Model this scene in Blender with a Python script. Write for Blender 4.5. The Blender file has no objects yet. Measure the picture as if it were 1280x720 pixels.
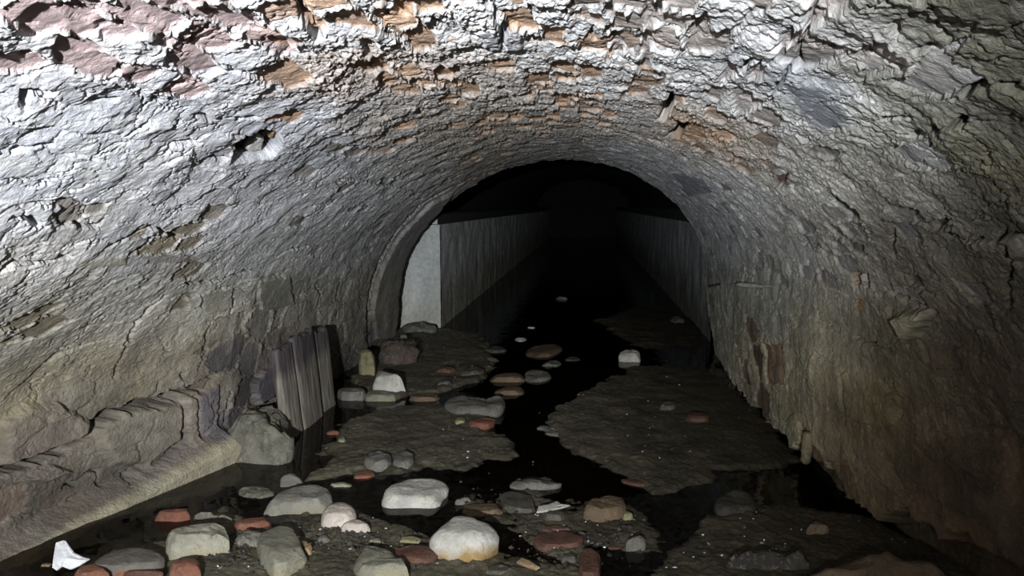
import bpy, math, random
import numpy as np
from mathutils import Vector, noise as mnoise, Matrix

# ------------------------------------------------------------------ camera
W, H, F = 1280.0, 720.0, 924.0
CAMH = 1.10
VPX, VPY = 734.0, 257.0
p_ = math.atan((360 - VPY) / F)
y_ = math.atan((VPX - 640) / F * math.cos(p_))
FW = np.array([-math.sin(y_) * math.cos(p_), math.cos(y_) * math.cos(p_), -math.sin(p_)])
RT = np.array([math.cos(y_), math.sin(y_), 0.0])
UP = np.cross(RT, FW)
CAM = np.array([0.0, 0.0, CAMH])
scene = bpy.context.scene
cd = bpy.data.cameras.new('camera')
cam = bpy.data.objects.new('camera', cd)
scene.collection.objects.link(cam)
cd.sensor_width = 36.0
cd.lens = 36.0 * F / W
cd.clip_start = 0.02
m = Matrix(((RT[0], UP[0], -FW[0], CAM[0]), (RT[1], UP[1], -FW[1], CAM[1]), (RT[2], UP[2], -FW[2], CAM[2]), (0, 0, 0, 1)))
cam.matrix_world = m
scene.camera = cam
vs = scene.view_settings
vs.view_transform = 'Standard'; vs.look = 'None'; vs.gamma = 1; vs.use_curve_mapping = False
vs.exposure = 0.0
# ------------------------------------------------------------------ light
world = bpy.data.worlds.new('world'); scene.world = world
world.use_nodes = True
world.node_tree.nodes['Background'].inputs[0].default_value = (0.5, 0.6, 0.8, 1)
world.node_tree.nodes['Background'].inputs[1].default_value = 0.0

def spot(name, loc, tgt, power, angle, blend, col, size=0.02):
    l = bpy.data.lights.new(name, 'SPOT')
    l.energy = power; l.spot_size = math.radians(angle); l.spot_blend = blend
    l.color = col; l.shadow_soft_size = size
    o = bpy.data.objects.new(name, l); scene.collection.objects.link(o)
    o.location = loc
    o.rotation_euler = (Vector(tgt) - Vector(loc)).to_track_quat('-Z', 'Y').to_euler()
    return o
spot('torch_light', (-0.16, -1.10, 1.12), (-1.04, 1.9, 1.36), 850, 90, 1.0, (0.93, 0.96, 1.0), 0.012)

# ------------------------------------------------------------------ noise
def hsh(ix, iy, seed):
    h = (ix.astype(np.int64) * 374761393 + iy.astype(np.int64) * 668265263 + seed * 974634777) & 0xffffffff
    h = ((h ^ (h >> 13)) * 1274126177) & 0xffffffff
    h = (h ^ (h >> 16)) & 0xffffffff
    return (h & 0xffffff).astype(np.float32) / np.float32(16777216.0)
def perlin(x, y, seed):
    ix = np.floor(x); iy = np.floor(y); fx = x - ix; fy = y - iy
    u = fx * fx * fx * (fx * (fx * 6 - 15) + 10); v = fy * fy * fy * (fy * (fy * 6 - 15) + 10)
    def g(a, b, dx, dy):
        t = hsh(ix + a, iy + b, seed) * np.float32(6.2831853)
        return np.cos(t) * dx + np.sin(t) * dy
    n00 = g(0, 0, fx, fy); n10 = g(1, 0, fx - 1, fy); n01 = g(0, 1, fx, fy - 1); n11 = g(1, 1, fx - 1, fy - 1)
    return ((n00 * (1 - u) + n10 * u) * (1 - v) + (n01 * (1 - u) + n11 * u) * v) * 1.4
def fbm(x, y, seed, oct=4, gain=0.5, lac=2.03):
    a = 1.0; s = 0; f = 1.0
    for i in range(oct):
        s = s + a * perlin(x * f + 13.7 * i, y * f - 7.1 * i, seed + i); a *= gain; f *= lac
    return s
def voronoi(x, y, seed, jit=0.8, brick=False):
    """returns edge distance (F2-F1 like), cell hash a, hash b, dx, dy from the cell centre"""
    if brick:
        x = x + np.where(np.floor(y) % 2 == 0, 0.5, 0.0)
    ix = np.floor(x); iy = np.floor(y)
    f1 = np.full(x.shape, 9.0, np.float32); f2 = f1.copy()
    cx = f1.copy(); cy = f1.copy(); dx1 = f1.copy(); dy1 = f1.copy()
    for a in (-1, 0, 1):
        for b in (-1, 0, 1):
            gx = ix + a; gy = iy + b
            px = gx + 0.5 + (hsh(gx, gy, seed) - 0.5) * jit
            py = gy + 0.5 + (hsh(gx, gy, seed + 77) - 0.5) * jit
            dx = x - px; dy = y - py
            if brick:
                d = np.maximum(np.abs(dx), np.abs(dy)) * 0.8 + 0.2 * np.sqrt(dx * dx + dy * dy)
            else:
                d = np.sqrt(dx * dx + dy * dy)
            m1 = d < f1
            f2 = np.where(m1, f1, np.minimum(f2, d))
            cx = np.where(m1, gx, cx); cy = np.where(m1, gy, cy)
            dx1 = np.where(m1, dx, dx1); dy1 = np.where(m1, dy, dy1)
            f1 = np.where(m1, d, f1)
    return f2 - f1, hsh(cx, cy, seed + 5), hsh(cx, cy, seed + 9), dx1, dy1
def sstep(a, b, x):
    t = np.clip((x - a) / (b - a), 0, 1); return t * t * (3 - 2 * t)

# ------------------------------------------------------------------ pixel helpers (where a thing seen in the photo stands)
def ray(px, py):
    d = FW + RT * ((px - 640) / F) + UP * ((360 - py) / F)
    return d
def at_z(px, py, z):
    d = ray(px, py); return CAM + d * ((z - CAM[2]) / d[2])
def at_y(px, py, Y):
    d = ray(px, py); return CAM + d * (Y / d[1])
def at_x(px, py, X):
    d = ray(px, py); return CAM + d * (X / d[0])
def project(P):
    Q = P - CAM
    zc = Q @ FW
    return 640 + F * (Q @ RT) / zc, 360 - F * (Q @ UP) / zc

# ------------------------------------------------------------------ object helpers
def link(o):
    scene.collection.objects.link(o); return o
def tag(o, label, cat, group=None, kind=None):
    o['label'] = label; o['category'] = cat
    if group: o['group'] = group
    if kind: o['kind'] = kind
    return o
def mesh_np(name, V, Q, mat, parent=None, smooth=True, col=None, extra=None):
    me = bpy.data.meshes.new(name)
    V = np.asarray(V, np.float32); Q = np.asarray(Q, np.int32)
    me.vertices.add(len(V)); me.vertices.foreach_set('co', V.ravel())
    n = len(Q); k = Q.shape[1]
    me.loops.add(n * k); me.loops.foreach_set('vertex_index', Q.ravel())
    me.polygons.add(n)
    me.polygons.foreach_set('loop_start', np.arange(0, n * k, k, dtype=np.int32))
    me.polygons.foreach_set('use_smooth', np.full(n, smooth, dtype=bool))
    me.update(calc_edges=True)
    if col is not None:
        a = me.color_attributes.new('stain', 'FLOAT_COLOR', 'POINT')
        a.data.foreach_set('color', np.concatenate([col, np.ones((len(col), 1))], 1).astype(np.float32).ravel())
    if extra is not None:
        a = me.attributes.new('wet', 'FLOAT', 'POINT'); a.data.foreach_set('value', extra.astype(np.float32))
    me.materials.append(mat)
    o = link(bpy.data.objects.new(name, me))
    if parent: o.parent = parent
    return o

# ------------------------------------------------------------------ materials
def nodes_of(m):
    m.use_nodes = True
    return m.node_tree.nodes, m.node_tree.links, m.node_tree.nodes['Principled BSDF']
def masonry_mat(name, rough, wetrough, bump=0.004, sc=90):
    m = bpy.data.materials.new(name); N, L, B = nodes_of(m)
    at = N.new('ShaderNodeVertexColor'); at.layer_name = 'stain'
    tc = N.new('ShaderNodeTexCoord')
    n1 = N.new('ShaderNodeTexNoise'); n1.inputs['Scale'].default_value = 28; n1.inputs['Detail'].default_value = 8; n1.inputs['Roughness'].default_value = .7
    L.new(tc.outputs['Object'], n1.inputs['Vector'])
    mr = N.new('ShaderNodeMapRange'); mr.inputs['From Min'].default_value = .25; mr.inputs['From Max'].default_value = .75
    mr.inputs['To Min'].default_value = .68; mr.inputs['To Max'].default_value = 1.30
    L.new(n1.outputs['Fac'], mr.inputs['Value'])
    mx = N.new('ShaderNodeMix'); mx.data_type = 'RGBA'; mx.blend_type = 'MULTIPLY'; mx.inputs[0].default_value = 1
    L.new(at.outputs['Color'], mx.inputs[6]); L.new(mr.outputs['Result'], mx.inputs[7])
    L.new(mx.outputs[2], B.inputs['Base Color'])
    w = N.new('ShaderNodeAttribute'); w.attribute_name = 'wet'
    mw = N.new('ShaderNodeMapRange'); mw.inputs['To Min'].default_value = rough; mw.inputs['To Max'].default_value = wetrough
    L.new(w.outputs['Fac'], mw.inputs['Value']); L.new(mw.outputs['Result'], B.inputs['Roughness'])
    n2 = N.new('ShaderNodeTexNoise'); n2.inputs['Scale'].default_value = sc; n2.inputs['Detail'].default_value = 6; n2.inputs['Roughness'].default_value = .65
    L.new(tc.outputs['Object'], n2.inputs['Vector'])
    bp = N.new('ShaderNodeBump'); bp.inputs['Strength'].default_value = 1; bp.inputs['Distance'].default_value = bump
    L.new(n2.outputs['Fac'], bp.inputs['Height']); L.new(bp.outputs['Normal'], B.inputs['Normal'])
    B.inputs['Specular IOR Level'].default_value = .35
    return m
MAS = masonry_mat('limewashed_masonry', .92, .5, .011)
MUD = masonry_mat('wet_mud', .75, .4, .006, 130)

_rm = {}
def rock_mat(key, c1, c2, c3=None, low=None, rough=.7, scale=11, bump=.009):
    """mottled stone: c1/c2 broad patches, c3 fine specks, low = colour of the mineral stain round the foot"""
    if key in _rm: return _rm[key]
    m = bpy.data.materials.new(key); N, L, B = nodes_of(m)
    tc = N.new('ShaderNodeTexCoord')
    n = N.new('ShaderNodeTexNoise'); n.inputs['Scale'].default_value = scale; n.inputs['Detail'].default_value = 7; n.inputs['Roughness'].default_value = .65
    L.new(tc.outputs['Object'], n.inputs['Vector'])
    r = N.new('ShaderNodeValToRGB'); r.color_ramp.elements[0].position = .36; r.color_ramp.elements[1].position = .64
    r.color_ramp.elements[0].color = (*[q * .80 for q in c1], 1); r.color_ramp.elements[1].color = (*[q * 1.02 for q in c2], 1)
    L.new(n.outputs['Fac'], r.inputs['Fac']); out = r.outputs['Color']
    n2 = N.new('ShaderNodeTexNoise'); n2.inputs['Scale'].default_value = 55; n2.inputs['Detail'].default_value = 7; n2.inputs['Roughness'].default_value = .7
    L.new(tc.outputs['Object'], n2.inputs['Vector'])
    if c3:
        r2 = N.new('ShaderNodeMapRange'); r2.inputs['From Min'].default_value = .55; r2.inputs['From Max'].default_value = .66
        L.new(n2.outputs['Fac'], r2.inputs['Value'])
        mx = N.new('ShaderNodeMix'); mx.data_type = 'RGBA'; L.new(r2.outputs['Result'], mx.inputs[0])
        L.new(out, mx.inputs[6]); mx.inputs[7].default_value = (*c3, 1); out = mx.outputs[2]
    if low:
        sx = N.new('ShaderNodeSeparateXYZ'); L.new(tc.outputs['Object'], sx.inputs[0])
        ad = N.new('ShaderNodeMath'); ad.operation = 'MULTIPLY_ADD'; ad.inputs[1].default_value = -.16
        L.new(n.outputs['Fac'], ad.inputs[0]); a2 = N.new('ShaderNodeMath'); a2.operation = 'ADD'; a2.inputs[1].default_value = .08; L.new(sx.outputs['Z'], a2.inputs[0]); L.new(a2.outputs[0], ad.inputs[2])
        r3 = N.new('ShaderNodeMapRange'); r3.inputs['From Min'].default_value = low[1]; r3.inputs['From Max'].default_value = low[2]
        r3.inputs['To Min'].default_value = 1; r3.inputs['To Max'].default_value = 0
        L.new(ad.outputs[0], r3.inputs['Value'])
        mx = N.new('ShaderNodeMix'); mx.data_type = 'RGBA'; L.new(r3.outputs['Result'], mx.inputs[0])
        L.new(out, mx.inputs[6]); mx.inputs[7].default_value = (*low[0], 1); out = mx.outputs[2]
    L.new(out, B.inputs['Base Color']); B.inputs['Roughness'].default_value = rough
    bp = N.new('ShaderNodeBump'); bp.inputs['Distance'].default_value = bump
    L.new(n2.outputs['Fac'], bp.inputs['Height']); L.new(bp.outputs['Normal'], B.inputs['Normal'])
    _rm[key] = m
    return m
PALE = rock_mat('pale_limestone', (.46, .445, .39), (.60, .58, .51), (.36, .33, .26), rough=.6)
OCHR = rock_mat('pale_stone_with_ochre_foot', (.46, .45, .39), (.60, .58, .52), (.38, .35, .28), low=((.33, .22, .08), .005, .040), rough=.55)
PINK = rock_mat('pinkish_limestone', (.50, .42, .35), (.62, .56, .48), (.32, .25, .19), rough=.55)
GREY = rock_mat('grey_silted_stone', (.19, .18, .15), (.27, .26, .215), (.15, .14, .11), low=((.25, .225, .14), -.01, .02), rough=.8)
GREN = rock_mat('greenish_stone', (.17, .165, .125), (.27, .26, .19), (.12, .12, .08), low=((.30, .26, .13), -.015, .02), rough=.75)
YELL = rock_mat('yellowish_block', (.27, .26, .20), (.40, .38, .29), (.17, .155, .10), low=((.28, .24, .13), -.02, .03), rough=.7)
BRIK = rock_mat('orange_brick', (.15, .06, .036), (.25, .095, .054), (.16, .12, .085), rough=.7, scale=14)
BRKD = rock_mat('dark_wet_brick', (.085, .042, .028), (.14, .065, .042), (.07, .058, .045), rough=.55, scale=14)
BRKS = rock_mat('silted_brick', (.12, .108, .092), (.17, .15, .125), (.10, .09, .075), low=((.22, .08, .04), .0, .014), rough=.7, scale=9)
BRWN = rock_mat('brown_cobble', (.11, .075, .042), (.18, .125, .07), (.09, .07, .045), rough=.6)
CARM = rock_mat('caramel_stone', (.26, .17, .085), (.36, .25, .14), (.15, .11, .07), rough=.6)
DARK = rock_mat('dark_muddy_stone', (.06, .055, .042), (.10, .092, .07), (.15, .14, .11), rough=.5)
MIDS = rock_mat('middling_grey_stone', (.13, .125, .108), (.20, .19, .16), (.09, .085, .07), rough=.65)
CONG = rock_mat('pebbly_conglomerate', (.12, .115, .088), (.21, .20, .155), (.27, .255, .2), rough=.8, scale=16, bump=.012)
WHIT = rock_mat('white_plaster', (.74, .75, .77), (.86, .87, .88), (.6, .58, .52), rough=.7)
YLBR = rock_mat('mossy_yellow_stone', (.20, .18, .09), (.32, .29, .16), (.12, .11, .07), rough=.7)
DRIP = rock_mat('ochre_drip', (.14, .12, .07), (.22, .19, .11), (.1, .09, .06), rough=.6)
BLAK = rock_mat('black_mud', (.03, .026, .018), (.05, .044, .03), rough=.6)
CRST = rock_mat('crusted_dark_lump', (.035, .03, .022), (.07, .062, .045), (.30, .28, .22), rough=.6, bump=.014)
GRIT = rock_mat('dark_grit', (.025, .022, .017), (.07, .06, .045), (.13, .12, .10), rough=.3)
RUBB = rock_mat('reddish_rubble', (.07, .055, .045), (.13, .09, .07), (.17, .16, .13), rough=.7, bump=.014)
WOOD = None
def wood_mat():
    m = bpy.data.materials.new('weathered_grey_wood'); N, L, B = nodes_of(m)
    tc = N.new('ShaderNodeTexCoord'); mp = N.new('ShaderNodeMapping'); mp.inputs['Scale'].default_value = (40, 40, 3)
    L.new(tc.outputs['Object'], mp.inputs[0])
    n = N.new('ShaderNodeTexNoise'); n.inputs['Scale'].default_value = 1.5; n.inputs['Detail'].default_value = 7
    L.new(mp.outputs[0], n.inputs['Vector'])
    r = N.new('ShaderNodeValToRGB')
    r.color_ramp.elements[0].position = .3; r.color_ramp.elements[0].color = (.10, .09, .085, 1)
    r.color_ramp.elements[1].position = .7; r.color_ramp.elements[1].color = (.30, .27, .21, 1)
    L.new(n.outputs['Fac'], r.inputs[0]);
    n3 = N.new('ShaderNodeTexNoise'); n3.inputs['Scale'].default_value = 6; n3.inputs['Detail'].default_value = 3
    L.new(tc.outputs['Object'], n3.inputs['Vector'])
    sx = N.new('ShaderNodeSeparateXYZ'); L.new(tc.outputs['Object'], sx.inputs[0])
    ad = N.new('ShaderNodeMath'); ad.operation = 'MULTIPLY_ADD'; ad.inputs[1].default_value = .3
    L.new(n3.outputs['Fac'], ad.inputs[0]); L.new(sx.outputs['Z'], ad.inputs[2])
    mr = N.new('ShaderNodeMapRange'); mr.inputs['From Min'].default_value = .40; mr.inputs['From Max'].default_value = .50
    L.new(ad.outputs[0], mr.inputs[0])
    mx = N.new('ShaderNodeMix'); mx.data_type = 'RGBA'; mx.blend_type = 'MULTIPLY'; L.new(mr.outputs[0], mx.inputs[0])
    L.new(r.outputs[0], mx.inputs[6]); mx.inputs[7].default_value = (.40, .38, .46, 1)
    L.new(mx.outputs[2], B.inputs['Base Color']); B.inputs['Roughness'].default_value = .75
    bp = N.new('ShaderNodeBump'); bp.inputs['Distance'].default_value = .006
    L.new(n.outputs['Fac'], bp.inputs['Height']); L.new(bp.outputs['Normal'], B.inputs['Normal'])
    return m
WOOD = wood_mat()
def water_mat():
    m = bpy.data.materials.new('still_murky_water'); N, L, B = nodes_of(m)
    out = N['Material Output']; N.remove(B)
    tr = N.new('ShaderNodeBsdfTransparent'); tr.inputs[0].default_value = (.76, .70, .56, 1)
    gl = N.new('ShaderNodeBsdfGlossy'); gl.inputs['Roughness'].default_value = .04
    fr = N.new('ShaderNodeFresnel'); fr.inputs[0].default_value = 1.33
    tc = N.new('ShaderNodeTexCoord'); n = N.new('ShaderNodeTexNoise'); n.inputs['Scale'].default_value = 7
    L.new(tc.outputs['Object'], n.inputs['Vector'])
    bp = N.new('ShaderNodeBump'); bp.inputs['Distance'].default_value = .004
    L.new(n.outputs['Fac'], bp.inputs['Height']); L.new(bp.outputs['Normal'], gl.inputs['Normal'])
    mx = N.new('ShaderNodeMixShader'); L.new(fr.outputs[0], mx.inputs[0]); L.new(tr.outputs[0], mx.inputs[1]); L.new(gl.outputs[0], mx.inputs[2])
    L.new(mx.outputs[0], out.inputs['Surface'])
    return m
WATER = water_mat()

# ------------------------------------------------------------------ vault and side walls: one skin, three objects
RY = 6.0                                             # the vault ends here
prof_px = [(490, 428), (494, 400), (499, 345), (517, 300), (548, 265), (575, 243), (605, 224), (650, 207), (700, 200), (750, 204),
           (790, 217), (825, 238), (855, 267), (873, 297), (881, 335), (884, 380), (886, 428)]
pp = np.array([at_y(a, b, RY) for a, b in prof_px])[:, [0, 2]]
pp[0, 1] = -0.10; pp[-1, 1] = -0.10
# smooth curve through the points, then even arc length
def catmull(P, n=24):
    P = np.vstack([2 * P[0] - P[1], P, 2 * P[-1] - P[-2]]); out = []
    for i in range(1, len(P) - 2):
        t = np.linspace(0, 1, n, endpoint=False)[:, None]
        p0, p1, p2, p3 = P[i - 1], P[i], P[i + 1], P[i + 2]
        out.append(.5 * ((2 * p1) + (-p0 + p2) * t + (2 * p0 - 5 * p1 + 4 * p2 - p3) * t ** 2 + (-p0 + 3 * p1 - 3 * p2 + p3) * t ** 3))
    out.append(P[-2][None]); return np.vstack(out)
cv = catmull(pp)
sl = np.concatenate([[0], np.cumsum(np.hypot(*np.diff(cv, axis=0).T))])
LEN = sl[-1]
NU = 1700
uu = np.linspace(0, LEN, NU)
PX = np.interp(uu, sl, cv[:, 0]); PZ = np.interp(uu, sl, cv[:, 1])
k = np.ones(25) / 25
def sm(a):
    b = np.concatenate([np.full(12, a[0]), a, np.full(12, a[-1])]); return np.convolve(b, k, 'valid')
tx = np.gradient(sm(PX)); tz = np.gradient(sm(PZ)); tl = np.hypot(tx, tz); tx /= tl; tz /= tl
NX = tz; NZ = -tx                                     # inward normal
NV = 1250
vy = np.concatenate([np.linspace(-2.6, .62, 40, endpoint=False), np.geomspace(.62, RY, NV)])
U, V = np.meshgrid(uu, vy)
U = U.astype(np.float32); V = V.astype(np.float32)
lowL = 1 - sstep(.55, 1.1, uu); lowR = 1 - sstep(.55, 1.1, LEN - uu)
offL = np.interp(vy, [-3, 1.8, 2.3, 3.05, 3.5, 4.3, 5.2, 6], [-.30, -.30, -.22, .03, .01, .03, .03, 0])
offR = np.interp(vy, [-3, 2.0, 2.5, 2.9, 4.2, 5.0, 5.7, 6], [.14, .10, .0, -.09, -.08, -.05, -.01, 0])
BX = PX[None, :] + offL[:, None] * lowL[None] + offR[:, None] * lowR[None]
BZ = np.repeat(PZ[None, :], len(vy), 0)
BYY = np.repeat(vy[:, None], NU, 1)
base = np.stack([BX, BYY, BZ], -1)
# pixel -> (u, v) on the skin
sub = base[40::3, ::3]; qx, qy = project(sub.reshape(-1, 3))
su = U[40::3, ::3].ravel(); sv = V[40::3, ::3].ravel()
def uv(px, py):
    i = np.argmin((qx - px) ** 2 + (qy - py) ** 2); return su[i], sv[i]
KV = 1.0
def seg_field(pts, closed, warp=1.0):
    """distance in metres on the skin to a pixel polyline, evaluated only near it; returns slice, distance, inside"""
    P = np.array([uv(*p) for p in pts], np.float32)
    mar = .35
    u0, v0 = P.min(0) - mar; u1, v1 = P.max(0) + mar
    r = slice(np.searchsorted(vy, v0), np.searchsorted(vy, v1)); c = slice(np.searchsorted(uu, u0), np.searchsorted(uu, u1))
    x = U[r, c]; y = V[r, c]
    # organic edges
    wx = x + warp * .010 * fbm(x * 18, y * 18, 301, 3); wy = y + warp * .014 * fbm(x * 18, y * 18, 302, 3)
    d = np.full(x.shape, 9, np.float32); ins = np.zeros(x.shape, bool)
    n = len(P)
    for i in range(n if closed else n - 1):
        a = P[i]; b = P[(i + 1) % n]; ab = b - a; L2 = (ab ** 2).sum() + 1e-9
        t = np.clip(((wx - a[0]) * ab[0] + (wy - a[1]) * ab[1]) / L2, 0, 1)
        d = np.minimum(d, np.hypot(wx - a[0] - t * ab[0], wy - a[1] - t * ab[1]))
        if closed:
            cnd = ((a[1] > wy) != (b[1] > wy)) & (wx < (b[0] - a[0]) * (wy - a[1]) / (b[1] - a[1] + 1e-9) + a[0])
            ins ^= cnd
    return (r, c), d, ins

# ---- regional control points: px, wash colour, exposed share, exposed colour, crumble, flake, wet
WH = (.78, .79, .84); WW = (.74, .74, .74); GB = (.36, .34, .28); BR = (.27, .235, .17); DK = (.165, .15, .135); OL = (.27, .268, .22)
PK = (.62, .48, .47); OR = (.66, .45, .31); TN = (.58, .52, .48); SL = (.135, .13, .145); GR = (.33, .33, .32); RD = (.15, .11, .078)
ctrl = [
 (20, 15, WW, .75, PK, .5, .4, 0), (110, 30, WW, .8, PK, .3, .4, 0), (230, 15, WW, .8, PK, .3, .4, 0), (310, 40, WW, .7, PK, .5, .5, 0),
 (150, 60, WW, .7, PK, .4, .4, 0), (60, 100, WH, .25, PK, .2, .7, 0), (250, 90, WH, .3, PK, .3, .7, 0),
 (390, 20, WW, .5, OR, 1, .6, 0), (480, 20, WW, .6, OR, 1, .6, 0), (570, 30, WW, .35, OR, .9, .6, 0), (680, 30, WW, .5, OR, .9, .5, 0), (760, 20, WW, .6, TN, .8, .4, 0),
 (420, 90, (.66, .58, .52), .35, OR, 1, .7, 0), (540, 90, (.58, .52, .48), .4, OR, 1, .7, 0), (640, 110, (.58, .54, .50), .4, OR, .9, .7, 0), (740, 90, WW, .4, OR, .8, .5, 0),
 (480, 160, (.46, .43, .40), .15, OR, .8, .9, 0), (600, 160, (.42, .38, .32), .3, OR, .8, .9, 0), (700, 160, (.44, .41, .37), .3, OR, .8, .8, 0), (790, 140, (.58, .56, .54), .3, OR, .8, .6, 0),
 (860, 40, WW, .5, TN, .6, .3, 0), (960, 30, WW, .55, TN, .7, .3, 0), (900, 120, WW, .4, TN, .9, .4, 0), (870, 160, (.55, .44, .34), .5, OR, 1, .6, 0), (930, 190, (.6, .55, .48), .3, OR, 1, .6, 0),
 (1010, 110, (.55, .57, .60), .2, GR, .4, .4, 0), (1080, 40, (.62, .61, .58), .35, TN, .5, .5, 0), (1080, 150, (.66, .66, .60), .25, GR, .5, .6, 0), (1180, 40, OL, .3, GR, .4, .6, 0),
 (1278, 20, (.07, .065, .045), .2, GR, .4, .6, .1), (1278, 150, (.07, .066, .045), .2, GR, .4, .6, .1), (1278, 280, (.07, .065, .045), .2, GR, .4, .6, .1), (1278, 400, (.08, .07, .05), .2, GR, .4, .6, .1), (1215, 190, (.15, .145, .095), .2, GR, .4, .6, .1),  # right edge painted darker where the torch beam dies out
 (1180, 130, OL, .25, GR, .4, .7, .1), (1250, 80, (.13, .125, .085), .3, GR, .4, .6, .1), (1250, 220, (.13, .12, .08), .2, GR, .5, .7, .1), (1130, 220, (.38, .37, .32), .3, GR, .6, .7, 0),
 (60, 170, WH, .08, PK, .1, .8, 0), (200, 150, WH, .06, PK, .1, .9, 0), (330, 150, WH, .06, OR, .1, .9, 0), (400, 190, (.56, .57, .60), .1, GR, .3, 1, 0),
 (60, 250, WH, .05, TN, .1, .9, 0), (200, 250, (.72, .72, .75), .05, TN, .1, .9, 0), (330, 260, (.70, .70, .72), .1, TN, .2, 1, 0), (440, 250, (.54, .54, .55), .15, GR, .4, 1, 0), (520, 215, (.46, .46, .44), .2, GR, .5, .9, 0),
 (60, 310, (.62, .60, .57), .1, GB, .3, .7, 0), (200, 310, (.54, .53, .51), .2, BR, .3, .8, 0), (330, 320, (.50, .50, .49), .15, GB, .4, .9, 0), (430, 320, (.38, .38, .37), .1, GR, .4, 1, 0), (470, 350, (.26, .255, .24), .1, GR, .4, .7, .2),
 (50, 400, (.46, .44, .38), .1, BR, .5, .5, 0), (170, 400, (.46, .44, .39), .1, BR, .5, .5, 0), (280, 380, (.42, .41, .36), .2, GB, .4, .6, 0), (370, 380, (.26, .25, .22), .3, GR, .4, .6, .1),
 (50, 470, (.30, .28, .22), .1, BR, .4, .5, .2), (170, 470, (.30, .28, .23), .1, BR, .5, .5, .2), (260, 470, (.24, .22, .20), .3, SL, .4, .6, .3), (330, 460, (.19, .17, .17), .4, SL, .4, .6, .4), (440, 440, (.17, .165, .15), .3, SL, .3, .6, .4),
 (60, 540, DK, .3, (.22, .18, .17), .3, .5, .5), (180, 530, (.24, .225, .20), .3, SL, .3, .5, .5), (60, 620, (.13, .118, .108), .2, (.19, .15, .13), .4, .5, .5), (250, 520, (.20, .18, .18), .3, SL, .3, .5, .5),
 (600, 200, (.34, .32, .28), .2, OR, .5, .8, 0), (700, 185, (.40, .39, .37), .1, GR, .4, .7, 0), (800, 200, (.58, .59, .60), .1, GR, .3, .6, 0), (860, 230, (.58, .59, .61), .1, GR, .3, .6, 0),
 (930, 240, (.72, .72, .71), .12, GR, .5, .6, 0), (1000, 230, (.70, .69, .64), .2, GR, .5, .6, 0), (1000, 300, (.56, .56, .53), .15, GR, .4, .6, 0), (900, 290, (.54, .55, .56), .1, GR, .2, .5, 0),
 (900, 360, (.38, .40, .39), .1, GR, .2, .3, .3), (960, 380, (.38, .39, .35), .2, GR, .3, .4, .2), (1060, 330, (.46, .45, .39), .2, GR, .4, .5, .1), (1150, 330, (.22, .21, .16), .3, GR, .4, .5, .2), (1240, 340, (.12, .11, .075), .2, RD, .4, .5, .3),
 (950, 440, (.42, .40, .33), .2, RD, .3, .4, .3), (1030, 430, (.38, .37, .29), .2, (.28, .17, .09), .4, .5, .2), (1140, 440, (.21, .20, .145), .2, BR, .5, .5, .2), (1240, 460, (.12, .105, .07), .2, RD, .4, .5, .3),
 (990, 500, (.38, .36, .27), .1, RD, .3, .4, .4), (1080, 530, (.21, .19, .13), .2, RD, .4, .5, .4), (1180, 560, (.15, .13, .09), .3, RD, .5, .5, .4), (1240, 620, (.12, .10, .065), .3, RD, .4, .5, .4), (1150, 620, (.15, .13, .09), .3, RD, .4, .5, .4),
]
print('surface', U.shape)
cn = np.zeros((10,) + U.shape, np.float32); wsum = np.zeros(U.shape, np.float32)
# log depth makes the footprint of each control point even along the tunnel
lv = np.log(np.maximum(V, .5)); WU = U + .05 * fbm(U * 4, V * 4, 21, 3); WV = lv + .03 * fbm(U * 4 + 9, V * 4, 22, 3)
for c in ctrl:
    a, b = uv(c[0], c[1]); b = math.log(b)
    d2 = (WU - a) ** 2 / (.16 ** 2) + (WV - b) ** 2 / (.13 ** 2)
    w = 1 / (d2 + .25) ** 2.2
    vals = (*c[2], c[3], *c[4], c[5], c[6], c[7])
    for j in range(10): cn[j] += w * vals[j]
    wsum += w
cn /= wsum
# the lime coat is whole and nearly flat on the left, rough near the crown and the vault end
lowleft = (1 - sstep(.9, 1.5, U)) * (1 - sstep(3.0, 4.5, V))
cn[8] *= (.62 - .38 * lowleft) * (1 - .42 * (1 - sstep(LEN * .18, LEN * .44, U)) * (1 - sstep(3.2, 5.0, V)))
side = sstep(LEN * .5, LEN * .15, U) if False else 1 - sstep(LEN * .18, LEN * .46, U)

wash = cn[0:3]; expo = cn[3]; ecol = cn[4:7]; crum = cn[7]; flak = cn[8]; wet = cn[9]

# ---- relief
big = np.minimum(sstep(.5, 1.0, U), sstep(.45, 1.0, LEN - U))      # 0 low on the walls, 1 in the vault
wu = U + .012 * fbm(U * 9, V * 9, 31, 4); wv = V + .02 * fbm(U * 9 + 5, V * 9, 32, 4)
eA, hA, hA2, dxA, dyA = voronoi(wv / .17, wu / .075, 41, .55, True)     # brick and small stone courses along the tunnel
eB, hB, hB2, dxB, dyB = voronoi(wv / .24, wu / .15, 43, .8)             # rubble low down
mixA = sstep(.35, .65, big)
edge = np.where(mixA > .5, eA, eB); ha = np.where(mixA > .5, hA, hB); hb = np.where(mixA > .5, hA2, hB2)
tilt = np.where(mixA > .5, dxA * (hA - .5) * .012 + dyA * (hA2 - .5) * .01, dxB * (hB - .5) * .03 + dyB * (hB2 - .5) * .025)
ex = (ha < expo).astype(np.float32)
ex *= sstep(.03, .07, edge + .09 * fbm(U * 36, V * 36, 55, 4) - .02)
Hh = np.zeros(U.shape, np.float32)
Hh += (hb - .5) * (.008 - .004 * side) * sstep(.0, .12, edge) + tilt * .5
Hh -= ex * (.006 + .004 * hb)
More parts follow.
